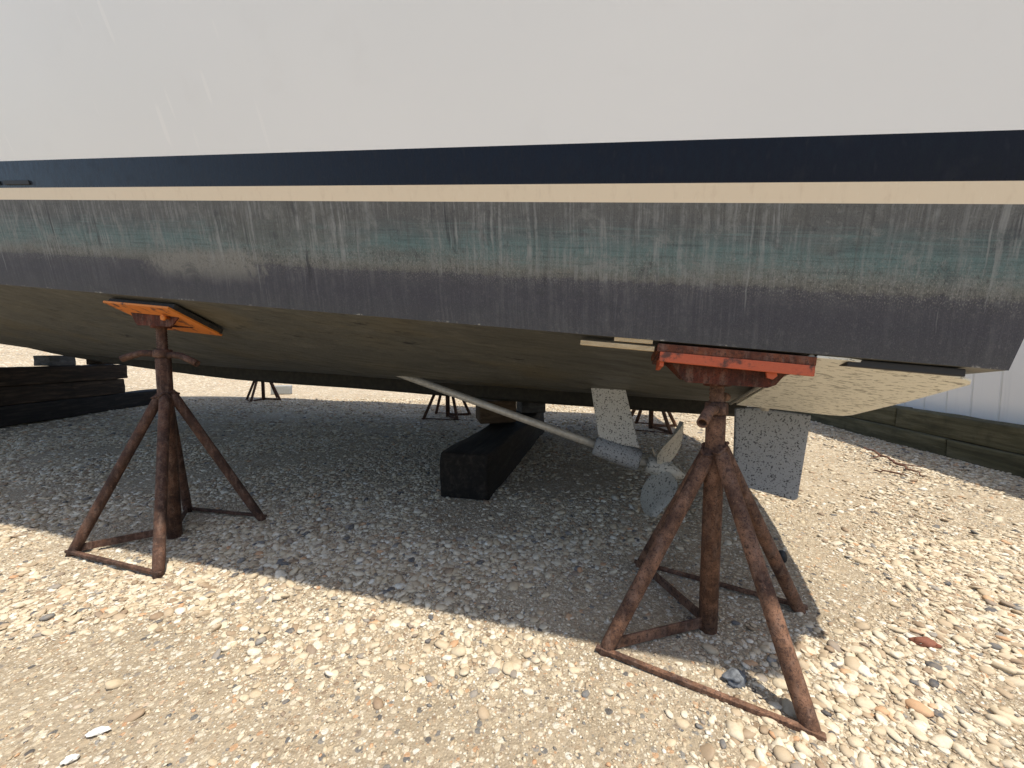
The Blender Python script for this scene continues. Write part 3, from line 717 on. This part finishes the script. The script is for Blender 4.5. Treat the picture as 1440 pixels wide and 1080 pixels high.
tag(timber('wood_block', (-.155, 3.53, .295+.105), .33, .30, .20, (1, .24, 0), BRN, .006, 2), 'brown wood block standing on the black timber under the keel', 'wood block', 'blocks under the keel')
tag(timber('wood_block', (.20, 4.12, .295+.095), .26, .24, .18, (1, .24, 0), GRYB, .006, 3), 'dark grey block behind the brown one, on the far end of the black timber', 'wood block', 'blocks under the keel')
# cribbing under the bow, at the left edge
cd = V((-.12, 1, 0)).normalized(); cp = V((-6.36, 4.7, 0)); cl = V((-1, -.12, 0)).normalized()
def crib(y0, y1, z0, h, back, label, mat, sd, w=.30):
    p0 = cp + cd*(y0-4.7) + cl*back; p1 = cp + cd*(y1-4.7) + cl*back; c = (p0+p1)/2
    return tag(timber('crib_timber', (c.x, c.y, z0+h/2+.004), (p1-p0).length, w, h-.006, cd, mat, .010, sd), label, 'timber', 'crib timbers under the bow')
crib(3.0, 7.45, 0, .26, .15, 'lowest and longest black timber of the crib at the left edge', TAR, 11)
crib(3.2, 6.55, .26, .25, .16, 'middle dark timber of the crib at the left edge', TAR2, 12)
crib(3.3, 6.60, .51, .24, .14, 'top dark brown timber of the crib, close under the bow', TAR2, 13)
kb = cp + cd*1.15 + cl*.15
tag(timber('wood_block', (kb.x-.02, kb.y-.2, .755+.075), .36, .22, .15, cd, GRYB, .006, 5), 'grey weathered block wedged between crib top and keel', 'wood block', 'blocks under the keel')
tag(timber('wood_block', (kb.x-.0, kb.y+.45, .755+.05), .34, .22, .09, cd, TAR2, .006, 7), 'flat dark block on the crib top beside the grey one', 'wood block', 'blocks under the keel')
# two wooden shims beside the orange head
SHM = mat_wood('new_pine', 3, (.36, .26, .14), (.50, .38, .22), (.60, .48, .30), scale=(8, 60, 60), rough=.7)
def shim(sA, sB, z_, lab):
    mb = MB(); c = [W(sA, .012, zchine(sA)-z_), W(sB, .012, zchine(sB)-z_)]
    base = (c[0]+c[1])/2
    ex = (c[1]-c[0])/2; ey = N*.03; ez = ex.cross(ey).normalized()*.0075
    mb.box(base + N*.02, ex, ey, ez, .0015); o = mb.build('wood_shim', SHM, None, base)
    return tag(o, lab, 'shim', 'pine shims beside the stand head')
shim(.93, 1.150, .026, 'longer lower pale pine shim sticking out left of the scuffed orange head')
shim(.935, 1.047, .0045, 'shorter upper pale pine shim, against the chine left of the scuffed orange head')

# ------------------------------------------------------------------ right: timber edging and white shed
wd = V((.16, .987, 0)).normalized(); wn = V((.987, -.16, 0)).normalized(); w0 = V((3.762, 2.768, 0))
MOSS = [mat_wood('mossy_timber_%s' % n, sd, (.04, .037, .021), (.085, .078, .043), (.145, .132, .082), scale=(2, 22, 22)) for n, sd in (('green', 2.), ('brown', 7.3))]
wall = empty('timber_edging', w0); tag(wall, 'low mossy edging of two stacked landscape timbers along the white shed', 'edging')
def wt(t0, t1, back, z0, h, mat, sd, w=.16):
    p0 = w0 + wd*t0 + wn*(back+w/2); p1 = w0 + wd*t1 + wn*(back+w/2); c = (p0+p1)/2
    o = timber('timber', (c.x, c.y, z0+h/2), (p1-p0).length-.008, w, h, wd, mat, .007, sd); o.parent = wall
    o.matrix_world = Matrix.Translation(-w0) @ o.matrix_world
    o.matrix_parent_inverse = Matrix.Identity(4)
for k, (t0, t1) in enumerate(((-2.6, -.45), (-.45, .62), (.62, 2.9), (2.9, 5.3))): wt(t0, t1, 0, -.03, .19, MOSS[k % 2], 20+k)
for k, (t0, t1) in enumerate(((-2.2, -.9), (-.9, 1.22), (1.22, 3.4), (3.4, 5.2))): wt(t0, t1, .035, .164, .20, MOSS[(k+1) % 2], 30+k)
def mat_siding():
    m = NT('white_vinyl_siding'); p = m.coord('Object'); n1 = m.noise(p, 1.5, 4, .6); n2 = m.noise(m.coord('Object', scale=(20, 20, 1)), 1, 4, .6)
    c = m.mix(n1, (.87, .86, .83), (.84, .83, .80)); c = m.mix(m.sstep(n2, .55, .75, 0, .3), c, (.68, .68, .67))
    m.col(c); m.rough(.4); m.spec(.45); return m.m
SID = mat_siding(); shed = empty('white_shed', w0 + wn*.30 + wd*2); tag(shed, 'white shed with vertical board siding behind the mossy timber edging', 'shed')
mb = MB(); bw = .235; t = -3.0
HT = 2.45
while t < 5.6:
    a = w0 + wd*t + wn*.30
    mb.prism([a + wd*.003, a + wd*.010 + wn*-.011, a + wd*(bw-.010) + wn*-.011, a + wd*(bw-.003), a + wd*(bw-.003) + wn*.03, a + wd*.003 + wn*.03], V((0, 0, HT-.1)))
    t += bw
for i in range(len(mb.v)): mb.v[i] = (mb.v[i][0], mb.v[i][1], mb.v[i][2]+.10)
mb.build('siding', SID, shed)
mb = MB(); c = w0 + wd*1.3 + wn*(.33+1.6); mb.box(c + V((0, 0, HT/2+.03)), wd*4.30, wn*1.585, V((0, 0, HT/2-.05))); mb.build('back_wall', SID, shed)
mb = MB(); mb.box(c + V((0, 0, HT+.05)), wd*4.42, wn*1.72, V((0, 0, .05)), .01); mb.build('roof', SID, shed)

# ------------------------------------------------------------------ small litter
def lump(name, c, sx, sy, sz, yaw, mat, lab, cat, sd, rough=.35, flat=0):
    bm = bmesh.new(); bmesh.ops.create_icosphere(bm, subdivisions=3, radius=1)
    for v in bm.verts:
        n = mnoise.noise(v.co*1.6+V((sd, 0, 0)))*rough + mnoise.noise(v.co*4+V((0, sd, 0)))*rough*.5
        v.co *= 1+n; v.co = V((v.co.x*sx, v.co.y*sy, v.co.z*sz))
    me = bpy.data.meshes.new(name); bm.to_mesh(me); bm.free(); me.materials.append(mat)
    for p in me.polygons: p.use_smooth = True
    o = bpy.data.objects.new(name, me); o.location = c; o.rotation_euler = (0, 0, yaw); COL.objects.link(o); return tag(o, lab, cat)
m_ = NT('slate_grey_stone'); p_ = m_.coord('Object'); a_ = m_.noise(p_, 70, 4, .6); m_.col(m_.ramp(a_, [(.35, (.07, .075, .085)), (.6, (.15, .16, .17)), (.75, (.30, .31, .31))])); m_.rough(.7); m_.bump(a_, .5, .003); SLATE = m_.m
m_ = NT('brick_red'); p_ = m_.coord('Object'); a_ = m_.noise(p_, 90, 4, .6); m_.col(m_.mix(a_, (.13, .045, .025), (.24, .085, .045))); m_.rough(.8); BRICK = m_.m
m_ = NT('shell_white'); m_.col((.78, .76, .70)); m_.rough(.45); SHELL = m_.m
m_ = NT('dry_twig_bark'); p_ = m_.coord('Object'); a_ = m_.noise(p_, 60, 4, .6); m_.col(m_.mix(a_, (.07, .03, .018), (.16, .07, .04))); m_.rough(.85); TWIG = m_.m
lump('grey_rock', (.615, 1.00, .012), .034, .022, .016, .4, SLATE, 'slate grey rock at the shadow edge, inside the legs of the stern stand', 'rock', 3, .55)
lump('rubber_plug', (1.185, 1.63, .018), .020, .020, .030, 0, M_BLACK, 'small black plug on the gravel right of the stern stand', 'plug', 5, .12)
lump('brick_chip', (1.285, 1.135, .010), .034, .017, .013, -.35, BRICK, 'red brick chip on the sunlit gravel at right', 'brick chip', 8)
lump('shell', (-.985, .853, .008), .020, .010, .006, .4, SHELL, 'larger white shell fragment on the sand at lower left', 'shell', 2, .5)
lump('shell', (-.98, .79, .008), .013, .008, .006, .6, SHELL, 'small white shell chip in the lower left corner', 'shell', 4, .5)
def twig(pts, rad, name, lab, forks=()):
    rr = random.Random(len(pts)); P2, R2 = [], []
    for i in range(len(pts)-1):
        for k in range(4):
            q = V(pts[i]).lerp(V(pts[i+1]), k/4); w = rad[i]+(rad[i+1]-rad[i])*k/4
            P2.append(q + V((rr.uniform(-1, 1), rr.uniform(-1, 1), rr.uniform(-.3, .5)))*.018*(0 if i+k == 0 else 1)); R2.append(w*rr.uniform(.4, .68))
    P2.append(V(pts[-1])); R2.append(rad[-1]*.5)
    mb = MB(); mb.path(P2, R2, 8)
    for f in forks: mb.path(f, [rad[0]*.6, rad[0]*.3], 6)
    o = mb.build(name, TWIG, None, V(pts[0])); return tag(o, lab, 'twig')
twig([(3.27, 3.52, .05), (3.18, 3.26, .045), (3.12, 3.06, .03), (3.08, 2.93, .025), (3.02, 2.76, .015)], [.012, .016, .016, .013, .007], 'twig', 'long reddish dry twig lying in front of the mossy timbers',
     [((3.18, 3.26, .045), (3.03, 3.20, .03)), ((3.12, 3.06, .03), (3.25, 3.0, .02))])
twig([(2.80, 2.92, .02), (2.86, 2.84, .022), (2.93, 2.79, .012)], [.009, .012, .006], 'twig', 'short curled brown twig on the sunlit gravel in front of the long twig')
m_ = NT('grey_concrete'); p_ = m_.coord('Object'); a_ = m_.noise(p_, 40, 4, .6); m_.col(m_.mix(a_, (.20, .21, .21), (.36, .37, .36))); m_.rough(.85); CONC = m_.m
o = timber('concrete_block', (-5.35, 8.9, gh(-5.35, 8.9)+.1), .40, .20, .20, (1, .3, 0), CONC, .006, 41); tag(o, 'pale grey concrete block far off under the keel', 'concrete block')

# ------------------------------------------------------------------ camera, sun, sky
cam = bpy.data.cameras.new('camera'); cam.sensor_width = 36; cam.lens = 36*541/1440; cam.clip_start = .02; cam.clip_end = 2000
co_ = bpy.data.objects.new('camera', cam); co_.location = (0, 0, .9); co_.rotation_euler = (math.radians(90-4.2), 0, 0); COL.objects.link(co_); scene.camera = co_
ts = V((.24, -.26, 1)).normalized()
sun = bpy.data.lights.new('sun', 'SUN'); sun.energy = 4.0; sun.angle = math.radians(.55); sun.color = (1, .94, .83)
so = bpy.data.objects.new('sun', sun); so.rotation_euler = ts.to_track_quat('Z', 'Y').to_euler(); so.location = (2, -2, 8); COL.objects.link(so)
w = bpy.data.worlds.new('World'); scene.world = w; w.use_nodes = True; nt = w.node_tree
sky = nt.nodes.new('ShaderNodeTexSky'); sky.sky_type = 'NISHITA'; sky.sun_disc = False
sky.sun_elevation = math.asin(ts.z); sky.sun_rotation = math.atan2(ts.x, ts.y); sky.dust_density = 1.5; sky.air_density = 1.0; sky.ozone_density = 1.0
bg = nt.nodes['Background']; bg.inputs[1].default_value = .14; nt.links.new(sky.outputs[0], bg.inputs[0])
scene.view_settings.view_transform = 'Standard'; scene.view_settings.look = 'None'; scene.view_settings.gamma = 1; scene.view_settings.exposure = 0.56
scene.cycles.max_bounces = 8; scene.cycles.diffuse_bounces = 5
